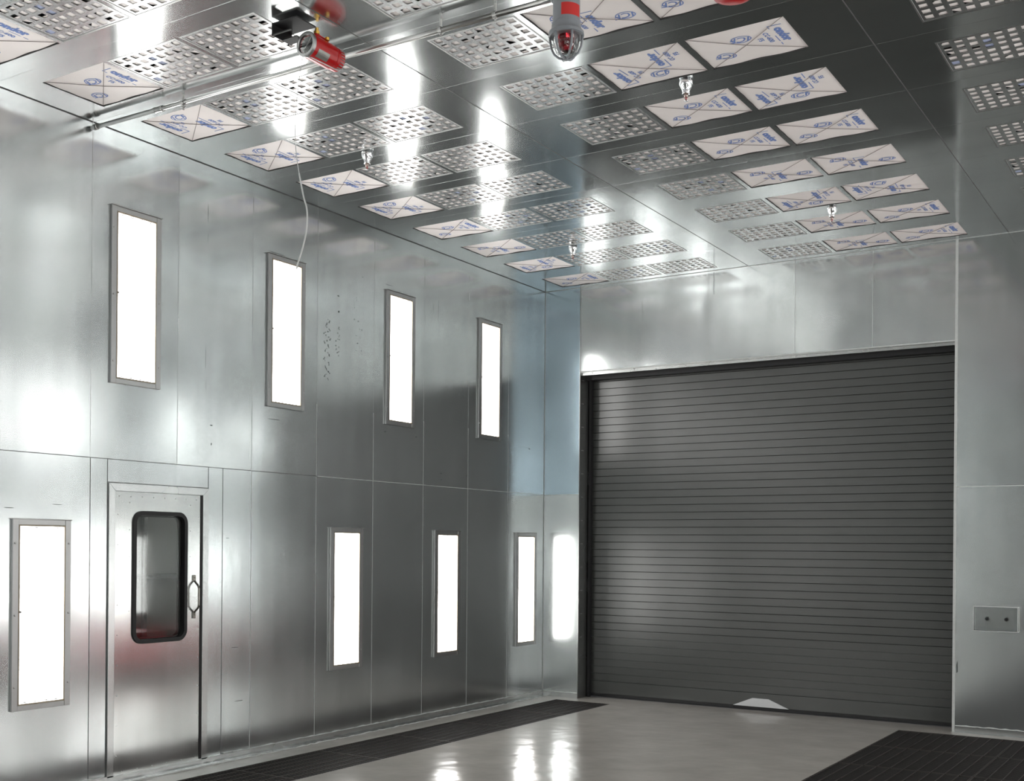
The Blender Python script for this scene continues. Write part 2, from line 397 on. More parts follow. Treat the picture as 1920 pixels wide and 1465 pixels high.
base('baseboard_far', [((0.016, FAR - .014, FL), (OX0 - .002, FAR - .0012, 0.012)), ((OX1 + .03, FAR - .014, FL), (W - .02, FAR - .0012, 0.012)), ((OX1 + .03, FAR - .05, FL), (W - .02, FAR - .014, FL + .004))],
     [((0.02, FAR - .006, 0.014), (OX0 - .01, FAR - .006, 0.014)), ((OX1 + .03, FAR - .006, 0.016), (W - .03, FAR - .006, 0.014))])

# ------------------------------------------------------------------ wall lights
LH, LW, LB = 1.285, 0.452, 0.045
def light_parts(proto):
    """origin at the centre of the fixture; faces +x"""
    h, w_ = LH / 2, LW / 2
    bm = bmesh.new()
    for s in (-1, 1):
        box(bm, (0.001, s * w_ if s < 0 else w_ - LB, -h), (0.020, -w_ + LB if s < 0 else w_, h))
        box(bm, (0.001, -w_ + LB, s * h if s < 0 else h - LB * .8), (0.018, w_ - LB, -h + LB * .8 if s < 0 else h))
    box(bm, (0.0, -w_ - .004, h), (0.028, w_ + .004, h + .006))
    bmesh.ops.bevel(bm, geom=[e for e in bm.edges], offset=0.0015, segments=1, affect='EDGES')
    parts = [obj('frame', bm, M_alu, proto)]
    bm = bmesh.new()
    g = 0.010; i0, i1 = w_ - LB, h - LB * .8
    for s in (-1, 1):
        box(bm, (0.003, s * i0 - (0 if s < 0 else g), -i1), (0.022, s * i0 + (g if s < 0 else 0), i1))
        box(bm, (0.003, -i0 + g, s * i1 - (0 if s < 0 else g)), (0.021, i0 - g, s * i1 + (g if s < 0 else 0)))
    parts.append(obj('inner_return', bm, M_return, proto))
    bm = bmesh.new(); box(bm, (0.001, -i0 + g * .5, -i1 + g * .5), (0.006, i0 - g * .5, i1 - g * .5))
    d = obj('diffuser', bm, M_lamp, proto); d['label'] = 'glowing white diffuser'; parts.append(d)
    bm = bmesh.new()
    for s in (-1, 1): lathe(bm, [(.008, 0), (.008, .008), (0, .011)], (0.006, -w_ + LB + .022, .02), 'x', 10) if s < 0 else None
    parts.append(obj('latch', bm, M_seam, proto))
    scr = None
    for sy in (-1, 1):
        for sz in (-1, 0, 1):
            if scr is None:
                bm = bmesh.new(); lathe(bm, [(0.0075, 0), (0.0075, 0.002), (0.005, 0.005), (0.0, 0.006)], axis='x', seg=10)
                scr = obj('screw', bm, M_steel, proto); s_ = scr
            else: s_ = inst(scr, proto)
            s_.location = (0.020, sy * (w_ - .018), sz * (h - .16)); parts.append(s_)
    sk = None
    for sz in (-1, 1):
        for k in range(4):
            if sk is None:
                bm = bmesh.new(); box(bm, (0.0062, -.012, -.004), (0.010, .012, .004)); sk = obj('tube_socket', bm, M_steel, proto); s_ = sk
            else: s_ = inst(sk, proto)
            s_.location = (0, -i0 + .06 + k * .082, sz * (i1 - .017)); parts.append(s_)
    return parts
PROTO = None
UPN = ['nearest the far corner', 'second from the corner', 'third from the corner', 'right above the entry door', 'fifth from the corner', 'sixth from the corner', 'last from the corner']
LON = ['nearest the far corner', 'second from the corner', 'third from the corner', 'on the near side of the door', 'fifth from the corner', 'sixth from the corner', 'last from the corner']
def place_light(y, z, side, label, group):
    global PROTO
    t = thing('wall_light', label, 'light', ((0.0 if side == 'l' else W), y, z), group, 0.0 if side == 'l' else math.pi)
    if PROTO is None: PROTO = light_parts(t)
    else:
        for p in PROTO: inst(p, t, p.location)
for i, y in enumerate(UP_Y):
    place_light(y, 3.505, 'l', 'lit wall light, upper row, entry door wall, ' + UPN[i], 'upper wall lights on the entry door wall')
for i, y in enumerate(LO_Y):
    place_light(y, 1.213, 'l', 'lit wall light, lower row, entry door wall, ' + LON[i], 'lower wall lights on the entry door wall')
ORD = ['first', 'second', 'third', 'fourth', 'fifth', 'sixth', 'seventh', 'eighth', 'ninth', 'tenth', 'eleventh', 'twelfth']
for i, y in enumerate(UP_Y): place_light(y, 3.505, 'r', 'lit wall light opposite the entry door, upper row, %s from the rolling door' % ORD[i], 'upper lights opposite the entry door')
for i, y in enumerate(LO_Y): place_light(y, 1.213, 'r', 'lit wall light opposite the entry door, lower row, %s from the rolling door' % ORD[i], 'lower lights opposite the entry door')

# ------------------------------------------------------------------ entry door (door_1)
d1 = bpy.data.objects.new('door_1', None); COL.objects.link(d1); d1.location = (0, 5.95, 0)
struct(d1, 'plain galvanised entry door with a tall dark rounded window')
def dob(name, bm, mat, smooth=False, lab=None):
    for v in bm.verts: v.co.y -= 5.95
    o = obj(name, bm, mat, d1, smooth=smooth)
    if lab: o['label'] = lab
    return o
def rrect(y0, y1, z0, z1, r, n=8):
    pts = []
    for cy, cz, a0 in ((y1 - r, z1 - r, 0), (y0 + r, z1 - r, 90), (y0 + r, z0 + r, 180), (y1 - r, z0 + r, 270)):
        for k in range(n + 1):
            a = math.radians(a0 + 90 * k / n); pts.append((cy + r * math.cos(a), cz + r * math.sin(a)))
    return pts
def ring(bm, outer, inner_, x0, x1):
    """prism between two loops of equal length"""
    n = len(outer)
    A = [[bm.verts.new((x, *p)) for p in lp] for x in (x1, x0) for lp in (outer, inner_)]
    fo, fi, bo, bi = A
    for k in range(n):
        j = (k + 1) % n
        bm.faces.new((fo[k], fo[j], fi[j], fi[k])); bm.faces.new((bo[j], bo[k], bi[k], bi[j]))
        bm.faces.new((fo[j], fo[k], bo[k], bo[j])); bm.faces.new((fi[k], fi[j], bi[j], bi[k]))
DY0, DY1, DZ1 = 5.528, 6.335, 2.078
WY0, WY1, WZ0, WZ1 = 5.695, 6.19, 0.965, 1.93
n = 8
wl = rrect(WY0, WY1, WZ0, WZ1, .075, n)
cy, cz = (WY0 + WY1) / 2, (WZ0 + WZ1) / 2
def proj(p):                                               # spread the loop's points over the leaf's outline
    k = wl.index(p); c = k // (n + 1); t = (k % (n + 1)) / n
    cor = [(DY1, DZ1), (DY0, DZ1), (DY0, 0.006), (DY1, 0.006)][c]
    return cor
bm = bmesh.new()
outer = []
for k, p in enumerate(wl):
    c = k // (n + 1); t = (k % (n + 1)) / n
    e0 = [(DY1, WZ1), (WY0, DZ1), (DY0, WZ0), (WY1, 0.006)][c]; cr_ = [(DY1, DZ1), (DY0, DZ1), (DY0, 0.006), (DY1, 0.006)][c]; e1 = [(WY1, DZ1), (DY0, WZ1), (WY0, 0.006), (DY1, WZ0)][c]
    outer.append((e0[0] + (cr_[0] - e0[0]) * t * 2, e0[1] + (cr_[1] - e0[1]) * t * 2) if t <= .5 else (cr_[0] + (e1[0] - cr_[0]) * (t - .5) * 2, cr_[1] + (e1[1] - cr_[1]) * (t - .5) * 2))
ring(bm, outer, wl, -0.045, 0.008)
bmesh.ops.recalc_face_normals(bm, faces=bm.faces)
dob('door_leaf', bm, M_door)
bm = bmesh.new(); ring(bm, rrect(WY0 - .012, WY1 + .012, WZ0 - .012, WZ1 + .012, .087), rrect(WY0 + .018, WY1 - .018, WZ0 + .018, WZ1 - .018, .057), -0.03, 0.020)
bmesh.ops.recalc_face_normals(bm, faces=bm.faces); dob('window_gasket', bm, M_black, lab='black rubber window gasket')
bm = bmesh.new(); ring(bm, rrect(WY0 + .016, WY1 - .016, WZ0 + .016, WZ1 - .016, .06), rrect(WY0 + .03, WY1 - .03, WZ0 + .03, WZ1 - .03, .045), -0.06, -0.028)
bmesh.ops.recalc_face_normals(bm, faces=bm.faces); dob('inner_gasket', bm, M_seam)
bm = bmesh.new(); lp = rrect(WY0 + .002, WY1 - .002, WZ0 + .002, WZ1 - .002, .073)
f = [bm.verts.new((-.012, *p)) for p in lp]; g_ = [bm.verts.new((-.018, *p)) for p in lp]
bm.faces.new(f); bm.faces.new(list(reversed(g_)))
for k in range(len(lp)): bm.faces.new((f[(k + 1) % len(lp)], f[k], g_[k], g_[(k + 1) % len(lp)]))
bmesh.ops.recalc_face_normals(bm, faces=bm.faces)
dob('window_pane', bm, M_glass, lab='dark glass pane')
bm = bmesh.new()                                           # mitred frame
for a, b2, c in (((5.468, 0.0), (5.525, 0.0), 0),):
    box(bm, (0.001, 5.468, 0.0), (0.014, 5.524, 2.138)); box(bm, (0.001, 6.362, 0.0), (0.014, 6.422, 2.138)); box(bm, (0.001, 5.524, 2.082), (0.014, 6.362, 2.138))
bmesh.ops.bevel(bm, geom=bm.edges[:], offset=.002, segments=1, affect='EDGES')
dob('door_frame', bm, M_trim)
bm = bmesh.new()
for pa, pb in (((5.468, 2.138), (5.524, 2.082)), ((6.422, 2.138), (6.362, 2.082))):
    quad(bm, [(0.0145, pa[0] - .0015, pa[1]), (0.0145, pa[0] + .0015, pa[1]), (0.0145, pb[0] + .0015, pb[1]), (0.0145, pb[0] - .0015, pb[1])])
dob('frame_mitre', bm, M_seam)
bm = bmesh.new(); box(bm, (0.001, 6.338, 0.0), (0.012, 6.361, 2.081)); dob('edge_seal', bm, M_black, lab='black seal down the latch edge')
bm = bmesh.new(); box(bm, (-.002, 5.527, -.001), (0.024, 6.337, .005)); dob('threshold', bm, M_trim)
bm = bmesh.new()
for y in [5.56 + .105 * k for k in range(8)]: lathe(bm, [(.004, 0), (.003, .002), (0, .003)], (0.008, y, 2.045), 'x', 6)
for y in [5.60 + .14 * k for k in range(6)]: lathe(bm, [(.004, 0), (.003, .002), (0, .003)], (0.008, y, .03), 'x', 6)
for z in [.15 + .22 * k for k in range(9)]:
    lathe(bm, [(.004, 0), (.003, .002), (0, .003)], (0.008, 6.32, z), 'x', 6); lathe(bm, [(.004, 0), (.003, .002), (0, .003)], (0.008, 5.55, z), 'x', 6)
for z in [1.2 + .2 * k for k in range(5)]:
    lathe(bm, [(.004, 0), (.003, .002), (0, .003)], (0.008, 5.655, z), 'x', 6); lathe(bm, [(.004, 0), (.003, .002), (0, .003)], (0.008, 6.235, z), 'x', 6)
dob('rivets', bm, M_steel)
bm = bmesh.new()                                           # handle: lugs, bent bar
HY = 6.275
tube(bm, [(0.014, HY, 1.412), (0.058, HY, 1.375), (0.066, HY, 1.355), (0.066, HY, 1.222), (0.058, HY, 1.203), (0.014, HY, 1.165)], .0085, 10)
for z0 in (1.405, 1.118):
    box(bm, (0.008, HY - .013, z0), (0.018, HY + .013, z0 + .052))
    lathe(bm, [(.007, 0), (.005, .004), (0, .005)], (0.018, HY, z0 + .03), 'x', 8)
h_ = dob('door_handle', bm, M_handle, lab='steel pull handle')

# service corridor seen through the door window
bm = bmesh.new()
x0, x1, y0, y1, z0, z1 = -2.2, -0.065, 4.3, 9.5, 0, 2.6
for q in ([(x0,y0,z0),(x0,y1,z0),(x0,y1,z1),(x0,y0,z1)], [(x0,y0,z0),(x1,y0,z0),(x1,y0,z1),(x0,y0,z1)], [(x0,y1,z0),(x1,y1,z0),(x1,y1,z1),(x0,y1,z1)],
          [(x0,y0,z0),(x1,y0,z0),(x1,y1,z0),(x0,y1,z0)], [(x0,y0,z1),(x1,y0,z1),(x1,y1,z1),(x0,y1,z1)]): quad(bm, q)
struct(obj('wall_corridor', bm, M_outer), 'plain grey corridor behind the entry door')
bm = bmesh.new(); box(bm, (-2.19, 6.0, 1.36), (-2.10, 9.3, 1.40)); box(bm, (-2.19, 7.6, 0.0), (-2.15, 7.64, 2.5))
struct(obj('trim_3', bm, M_trim), 'rail on the corridor wall')
ld = bpy.data.lights.new('corridor_fill', 'POINT'); ld.energy = 7; ld.shadow_soft_size = .15  # unseen fill light, added to brighten the corridor behind the window
lo = bpy.data.objects.new('corridor_fill', ld); COL.objects.link(lo); lo.location = (-1.1, 8.3, 2.35)

# ------------------------------------------------------------------ rolling door (door_2)
CY = 11.90
d2 = bpy.data.objects.new('door_2', None); COL.objects.link(d2); d2.location = (2.53, CY, FL)
struct(d2, 'wide closed dark grey rolling door of horizontal slats')
def rob(name, bm, mat, lab=None, smooth=False):
    for v in bm.verts: v.co -= Vector((2.53, CY, FL))
    o = obj(name, bm, mat, d2, smooth=smooth)
    if lab: o['label'] = lab
    return o
CX0, CX1 = 0.45, 4.66
bm = bmesh.new(); z = 0.145; k = 0
SP = 0.0850
zt = 3.63 + 2 * SP
n_s = int(round((zt - 0.145) / SP))
for k in range(n_s):
    a = 0.145 + k * SP; c = a + SP; shallow = a < 0.74
    g = 0.0060 if not shallow else 0.0035; dep = 0.007 if not shallow else 0.0035
    mi = 2 if shallow else 1
    quad(bm, [(CX0, CY, a + g), (CX1, CY, a + g), (CX1, CY, c - g * .2), (CX0, CY, c - g * .2)], 0)
    quad(bm, [(CX0, CY, a + g), (CX0, CY + dep, a + g * .5), (CX1, CY + dep, a + g * .5), (CX1, CY, a + g)], mi)
    quad(bm, [(CX0, CY + dep, a + g * .5), (CX0, CY + dep, a), (CX1, CY + dep, a), (CX1, CY + dep, a + g * .5)], mi)
    quad(bm, [(CX0, CY + dep, a), (CX0, CY, a - g * .2), (CX1, CY, a - g * .2), (CX1, CY + dep, a)], mi)
rob('slat_curtain', bm, [M_curtain, M_groove, M_groove2])
bm = bmesh.new(); box(bm, (CX0, CY - .004, 0.0), (CX1, CY + .03, 0.142)); 
rob('bottom_bar', bm, M_curtain)
bm = bmesh.new(); box(bm, (CX0, CY - .002, -.034), (2.262, CY + .025, 0.0)); box(bm, (2.262, CY + .004, -.036), (2.888, CY + .025, 0.0)); box(bm, (2.888, CY - .002, -.034), (CX1, CY + .025, 0.0))
rob('bottom_seal', bm, M_black, 'black rubber bottom seal')
bm = bmesh.new()
pf = [(2.262, -.004), (2.888, -.004), (2.663, .086), (2.483, .087)]
a = [bm.verts.new((p[0], CY - .009, p[1])) for p in pf]; c = [bm.verts.new((p[0], CY - .004, p[1])) for p in pf]
bm.faces.new(a); bm.faces.new(list(reversed(c)))
for k in range(4): bm.faces.new((a[(k + 1) % 4], a[k], c[k], c[(k + 1) % 4]))
bmesh.ops.recalc_face_normals(bm, faces=bm.faces); rob('trapezoid_plate', bm, M_plate, 'pale trapezoid plate low on the door')
bm = bmesh.new()                                            # side reveals (both jambs)
box(bm, (OX0 - .02, FAR + .001, FL), (OX0, CY - .045, OZ + .1)); rob('jamb', bm, M_dark)
bm = bmesh.new(); box(bm, (OX1, FAR + .001, FL), (OX1 + .02, CY - .045, OZ + .1)); rob('jamb', bm, M_dark)
for xa, xb, s in ((OX0, .51, 1), (4.56, OX1, -1)):
    bm = bmesh.new(); box(bm, (xa, CY - .045, FL), (xb, CY - .012, OZ + .1)); box(bm, (xa + (.008 if s > 0 else -.004), CY - .065, FL), (xb + (.004 if s > 0 else -.008), CY - .045, OZ + .1))
    rob('guide_rail', bm, M_black, 'black guide rail')
bm = bmesh.new()
for k in range(14):
    for dy in (.045, .075):
        lathe(bm, [(.004, 0), (.003, .002), (0, .003)], (OX0 + .0005, FAR + dy, .12 + k * .27), 'x', 6)
rob('jamb_rivets', bm, M_steel)
bm = bmesh.new(); box(bm, (OX0, FAR + .001, OZ), (OX1, CY - .10, OZ + .02)); box(bm, (OX0, FAR + .03, OZ - .032), (OX1, FAR + .05, OZ)); box(bm, (OX0, FAR + .001, OZ - .003), (OX1, FAR + .05, OZ))
rob('header_angle', bm, M_dark)
bm = bmesh.new(); box(bm, (OX0, CY - .105, OZ - .07), (OX1, CY - .02, OZ + .4)); rob('header_gap', bm, M_black, 'black strip standing in for the shaded gap across the head')  # black box puts the shade of the gap under the header into colour
bm = bmesh.new(); rb = random.Random(2)
for x in [.62, 1.15, 1.42, 1.95, 2.02, 2.5, 3.0, 3.35, 3.7, 3.76, 4.1, 4.4]:
    lathe(bm, [(.007, 0), (.005, -.004), (0, -.006)], (x, FAR + .03, OZ - .018 + rb.uniform(-.006, .006)), 'y', 8)
rob('header_bolts', bm, M_steel)

# ------------------------------------------------------------------ ceiling filters
def film_print(variant, w_, l_):
    """blue print of the film: word blocks with a rule and small codes, and script logos"""
    r = random.Random(variant * 11 + 3); out = []
    dg = bpy.context.evaluated_depsgraph_get
    def text(s, size, bold=0.0, shear=0.0):
        cu = bpy.data.curves.new('t', 'FONT'); cu.body = s; cu.size = size; cu.offset = bold; cu.shear = shear; cu.align_x = 'CENTER'; cu.align_y = 'CENTER'; cu.resolution_u = 2
        o = bpy.data.objects.new('t', cu); COL.objects.link(o)
        me = bpy.data.meshes.new_from_object(o.evaluated_get(bpy.context.evaluated_depsgraph_get()))
        bpy.data.objects.remove(o); bpy.data.curves.remove(cu); return me
    me_w = text('ondor', .074, .005); me_a = text('CC-600', .042, .0015); me_b = text('F5', .042, .0015); me_l = text('ICF', .085, .001, .3)
    bm = None
    def put(me, Mx):
        n0 = len(bm.verts); bm.from_mesh(me); bm.verts.ensure_lookup_table()
        for v in bm.verts[n0:]: v.co = Mx @ v.co
    def block(cx, cy, ang):
        R = Matrix.Translation((cx, cy, 0)) @ Matrix.Rotation(ang, 4, 'Z') @ Matrix.Scale(-1, 4, (0, 1, 0))    # legible from below
        put(me_w, R @ Matrix.Translation((0, .055, 0)))
        put(me_a, R @ Matrix.Translation((0, -.035, 0))); put(me_b, R @ Matrix.Translation((.01, -.085, 0)))
        n0 = len(bm.verts)
        box(bm, (-.13, .004, -.0002), (.13, .010, .0002)); box(bm, (-.13, .004, -.0002), (-.124, .09, .0002))
        bm.verts.ensure_lookup_table()
        for v in bm.verts[n0:]: v.co = R @ v.co
    def logo(cx, cy, ang):
        R = Matrix.Translation((cx, cy, 0)) @ Matrix.Rotation(ang, 4, 'Z') @ Matrix.Scale(-1, 4, (0, 1, 0))
        put(me_l, R)
        n0 = len(bm.verts); vs = []
        for k in range(24):
            a = 6.283 * k / 24; vs.append((bm.verts.new((.055 * math.cos(a), .038 * math.sin(a), 0)), bm.verts.new((.062 * math.cos(a), .045 * math.sin(a), 0))))
        for k in range(24): bm.faces.new((vs[k][0], vs[(k + 1) % 24][0], vs[(k + 1) % 24][1], vs[k][1]))
        bm.verts.ensure_lookup_table()
        for v in bm.verts[n0:]: v.co = R @ v.co
    base_ang = math.pi / 2 if variant % 2 else -math.pi / 2
    lay = [[(.15, .30, 'b'), (.45, .16, 'b'), (.33, .36, 'l')], [(.17, .16, 'l'), (.27, .30, 'b'), (.5, .33, 'l')], [(.14, .2, 'b'), (.40, .30, 'b'), (.28, .1, 'l')], [(.48, .22, 'b'), (.14, .34, 'l'), (.3, .16, 'l')]][variant]
    for cx, cy, t in lay:
        bm = bmesh.new()
        (block if t == 'b' else logo)(cx, cy, base_ang + r.uniform(-.1, .1) + (0 if t == 'b' else math.pi / 2))
        for co, no in (((0, .006, 0), (0, -1, 0)), ((0, l_ - .006, 0), (0, 1, 0)), ((w_ - .006, 0, 0), (1, 0, 0)), ((.006, 0, 0), (-1, 0, 0))):
            bmesh.ops.bisect_plane(bm, geom=bm.verts[:] + bm.edges[:] + bm.faces[:], plane_co=co, plane_no=no, clear_outer=True)
        for v in bm.verts: v.co.z += film_z(v.co.x, v.co.y, variant) - .0012
        out.append(('word_print' if t == 'b' else 'logo_print', bm))
    return out
def film_z(x, y, variant):
    z = .008 - .006 * math.sin(math.pi * x / CW) * math.sin(math.pi * y / CL)
    z += .0016 * math.sin(23 * x + 9 * y + variant) + .0012 * math.sin(41 * y - 17 * x + variant * 2)
    return z
FILM = {}; GRILL = {}
def void_box(parent):  # dark-coloured box stands in for the unlit space above a panel
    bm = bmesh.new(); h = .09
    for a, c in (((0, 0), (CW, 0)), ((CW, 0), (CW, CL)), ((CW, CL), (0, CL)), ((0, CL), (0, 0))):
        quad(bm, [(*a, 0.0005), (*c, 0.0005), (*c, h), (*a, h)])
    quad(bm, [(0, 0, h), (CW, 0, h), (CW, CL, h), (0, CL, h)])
    return obj('dark_void_box', bm, M_void, parent)
def lip(parent, th=.003):
    bm = bmesh.new(); b_ = .009
    box(bm, (0, 0, -th), (CW, b_, .004)); box(bm, (0, CL - b_, -th), (CW, CL, .004)); box(bm, (0, b_, -th), (b_, CL - b_, .004)); box(bm, (CW - b_, b_, -th), (CW, CL - b_, .004))
    return obj('retaining_frame', bm, M_alu, parent)
def film_parts(t, v):
    if v not in FILM:
        parts = []
        parts.append(void_box(t) if not FILM else inst(FILM[next(iter(FILM))][0], t))
        bm = bmesh.new(); nx, ny = 24, 20; G = [[bm.verts.new((.004 + (CW - .008) * i / nx, .004 + (CL - .008) * j / ny, film_z(.004 + (CW - .008) * i / nx, .004 + (CL - .008) * j / ny, v))) for j in range(ny + 1)] for i in range(nx + 1)]
        for i in range(nx):
            for j in range(ny): bm.faces.new((G[i][j], G[i][j + 1], G[i + 1][j + 1], G[i + 1][j]))
        parts.append(obj('film_sheet', bm, M_film, t, smooth=True))
        for nm_, b3 in film_print(v, CW, CL): parts.append(obj(nm_, b3, M_ink, t))
        for sgn in (0, 1):
            bm = bmesh.new(); a = (.01, .01 if not sgn else CL - .01, .006); c = (CW - .01, CL - .01 if not sgn else .01, .006)
            m_ = ((a[0] + c[0]) / 2, (a[1] + c[1]) / 2, -.004 + .002 * sgn)
            tube(bm, [a, m_, c], .0022, 6); parts.append(obj('support_wire', bm, M_wire, t))
        FILM[v] = parts
    else:
        for p in FILM[v]: inst(p, t)
def grille_parts(t, v):
    if v not in GRILL:
        r = random.Random(v + 50); parts = []
        if not GRILL:
            parts.append(inst(FILM[next(iter(FILM))][0], t)) if FILM else parts.append(void_box(t))
            parts.append(lip(t, .002))
            bm = bmesh.new(); th = .0015; m0 = .012; px = (CW - 2 * m0) / 8; py = (CL - 2 * m0) / 6; hx, hy = px * .61, py * .61
            xs = [0.002]; ysg = [0.002]
            for i in range(8): c = m0 + px * (i + .5); xs += [c - hx / 2, c + hx / 2]
            for j in range(6): c = m0 + py * (j + .5); ysg += [c - hy / 2, c + hy / 2]
            xs.append(CW - .002); ysg.append(CL - .002)
            V1 = [[bm.verts.new((x, y, .001)) for y in ysg] for x in xs]; V2 = [[bm.verts.new((x, y, .001 + th)) for y in ysg] for x in xs]
            for i in range(len(xs) - 1):
                for j in range(len(ysg) - 1):
                    if i % 2 == 1 and j % 2 == 1:
                        q = [(i, j), (i + 1, j), (i + 1, j + 1), (i, j + 1)]
                        for a in range(4):
                            p0, p1 = q[a], q[(a + 1) % 4]; bm.faces.new((V1[p0[0]][p0[1]], V2[p0[0]][p0[1]], V2[p1[0]][p1[1]], V1[p1[0]][p1[1]]))
                        continue
                    bm.faces.new((V1[i][j], V1[i][j + 1], V1[i + 1][j + 1], V1[i + 1][j])); bm.faces.new((V2[i][j], V2[i + 1][j], V2[i + 1][j + 1], V2[i][j + 1]))
            parts.append(obj('perforated_sheet', bm, M_grille, t))
        else:
            k0 = GRILL[next(iter(GRILL))]
            for p in k0[:3]: parts.append(inst(p, t))
        m0 = .012; px = (CW - 2 * m0) / 8; py = (CL - 2 * m0) / 6; hx, hy = px * .61, py * .61
        bm = bmesh.new(); bk = bmesh.new()
        for i in range(8):
            for j in range(6):
                cx, cyy = m0 + px * (i + .5), m0 + py * (j + .5); a, b_ = hx * .5 + .006, hy * .5 + .006
                zz = .0032 + r.random() * .002
                pts = [(cx - a, cyy - b_), (cx + a, cyy - b_), (cx + a, cyy + b_), (cx - a, cyy + b_)]
                u = r.random(); ds = [r.uniform(-.0003, .004) for _ in range(4)]
                if u < .28:                                   # film pulled back from one corner: a dark gap
                    c_ = r.choice((0, 0, 1, 3, 0)); p0 = pts[c_]; pn = pts[(c_ + 1) % 4]; pp = pts[c_ - 1]
                    f1, f2 = r.uniform(.35, .9), r.uniform(.35, .8)
                    pts2 = pts[:c_] + [(p0[0] + (pp[0] - p0[0]) * f2, p0[1] + (pp[1] - p0[1]) * f2), (p0[0] + (pn[0] - p0[0]) * f1, p0[1] + (pn[1] - p0[1]) * f1)] + pts[c_ + 1:]
                    pts = pts2; ds.append(.003)
                elif u < .36:
                    s_ = r.uniform(.3, .6); pts = [(x, cyy - b_ + (y - cyy + b_) * s_ + 2 * b_ * (1 - s_)) for x, y in pts]
                quad(bm, [(x, y, zz + d) for (x, y), d in zip(pts, ds)][::-1], 1 if r.random() < .045 else 0)
        bmesh.ops.triangulate(bm, faces=[f for f in bm.faces if len(f.verts) > 4])
        parts.append(obj('film_sheet', bm, [M_film, M_bluish], t))
        GRILL[v] = parts
    else:
        for p in GRILL[v]: inst(p, t)
M_bluish = plain('printed filter film', (0.42, 0.47, 0.66), 0.5, 0, .4, .2, 60)
BN = ['bay beside the entry door wall', 'middle bay', 'bay opposite the entry door']
LAYT = ['fgg', 'gff', 'ggf']
CN = {(0, 1): 'outer', (0, 2): 'inner', (1, 1): 'outer', (1, 2): 'inner', (2, 0): 'outer', (2, 1): 'inner'}
for k in range(ROWS):
    for bi, bx in enumerate(BAYX):
        for c in range(3):
            loc = (bx + CELL * c, rows[k][0], H); row = ORD[k] + ' row from rolling door'
            kind = LAYT[bi][c]; r = random.Random(k * 31 + bi * 7 + c)
            if kind == 'f':
                pos = {0: '', 1: (' beside perforated metal' if c == 1 else ' beside bare metal'), 2: ''}[bi]
                t = thing('film_filter_panel', 'white film ceiling panel%s, %s, %s' % (pos, ['entry side bay', 'middle bay', 'opposite bay'][bi], row), 'ceiling panel', loc, 'white film filter panels in the ceiling')
                film_parts(t, r.randrange(4))
            else:
                pos = {0: ' beside white film' if c == 1 else ' beside bare metal', 1: '', 2: ' beside bare metal' if c == 0 else ' beside white film'}[bi]
                t = thing('perforated_filter_panel', 'perforated ceiling panel%s, %s, %s' % (pos, ['entry side bay', 'middle bay', 'opposite bay'][bi], row), 'ceiling panel', loc, 'perforated filter panels in the ceiling')
                grille_parts(t, r.randrange(4))

# ------------------------------------------------------------------ floor grates
GR = {}
def grate(x0, x1, y0, y1, label, group):
    t = thing('floor_grate', label, 'grate', (x0, y0, FL), group)
    key = (round(x1 - x0, 3), round(y1 - y0, 3)); w_, l_ = key
    if key in GR:
        for p in GR[key]: inst(p, t)
        return
    g = .003; bm = bmesh.new()
    box(bm, (g, g, -.03), (g + .005, l_ - g, -.001)); box(bm, (w_ - g - .005, g, -.03), (w_ - g, l_ - g, -.001))
    box(bm, (g + .005, g, -.03), (w_ - g - .005, g + .005, -.001)); box(bm, (g + .005, l_ - g - .005, -.03), (w_ - g - .005, l_ - g, -.001))
    a = obj('grate_frame', bm, M_bar, t)
    bm = bmesh.new(); n = int(round(w_ / .1))
    for k in range(1, n): box(bm, (w_ * k / n - .0025, .009, -.028), (w_ * k / n + .0025, l_ - .009, -.001))
    b_ = obj('bearing_bars', bm, M_bar, t)
    bm = bmesh.new(); n = int(round(l_ / .032))
    for k in range(1, n): box(bm, (.009, l_ * k / n - .006, -.024), (w_ - .009, l_ * k / n + .006, -.006))
    c = obj('cross_rods', bm, M_rod, t); GR[key] = [a, b_, c]
ng = 11; gl = (PL[3] - PL[2]) / ng
for k in range(ng):
    y1 = PL[3] - gl * k
    grate(PL[0], PL[1], y1 - gl, y1, 'dark narrow floor grate along the entry door wall, %s from the rolling door' % ORD[k], 'floor grates along the entry door wall')
gw = (PR[1] - PR[0]) / 3
for k in range(ng):
    y1 = PR[3] - gl * k
    for c in range(3):
        grate(PR[0] + gw * c, PR[0] + gw * (c + 1), y1 - gl, y1, 'dark wide floor grate, %s, %s row from the rolling door' % (['column beside the bare floor', 'middle column', 'outer column'][c], ORD[k]), 'wide floor grates opposite the entry door')

# ------------------------------------------------------------------ conduit with alarm light
PY, PZ = 5.304, 4.648
t = thing('conduit_pipe', 'long thin metal conduit pipe clamped under the ceiling, running to the alarm light', 'pipe', (0, PY, PZ))
bm = bmesh.new(); tube(bm, [(0.003, 0, 0), (.8, 0, -.004), (1.97, 0, -.002), (2.9, 0, -.014), (3.775, 0, -.018)], .0155, 14); obj('pipe', bm, M_pipe, t, smooth=True)
bm = bmesh.new(); lathe(bm, [(.0155, -.045), (.021, -.043), (.022, -.03), (.019, -.01), (.019, .01), (.022, .03), (.021, .043), (.0155, .045)], (.70, 0, -.004), 'x', 16); obj('coupling', bm, M_pipe, t, smooth=True)
bm = bmesh.new(); lathe(bm, [(.0155, -.02), (.021, -.018), (.021, .018), (.0155, .02)], (.045, 0, 0), 'x', 16); obj('wall_fitting', bm, M_pipe, t, smooth=True)
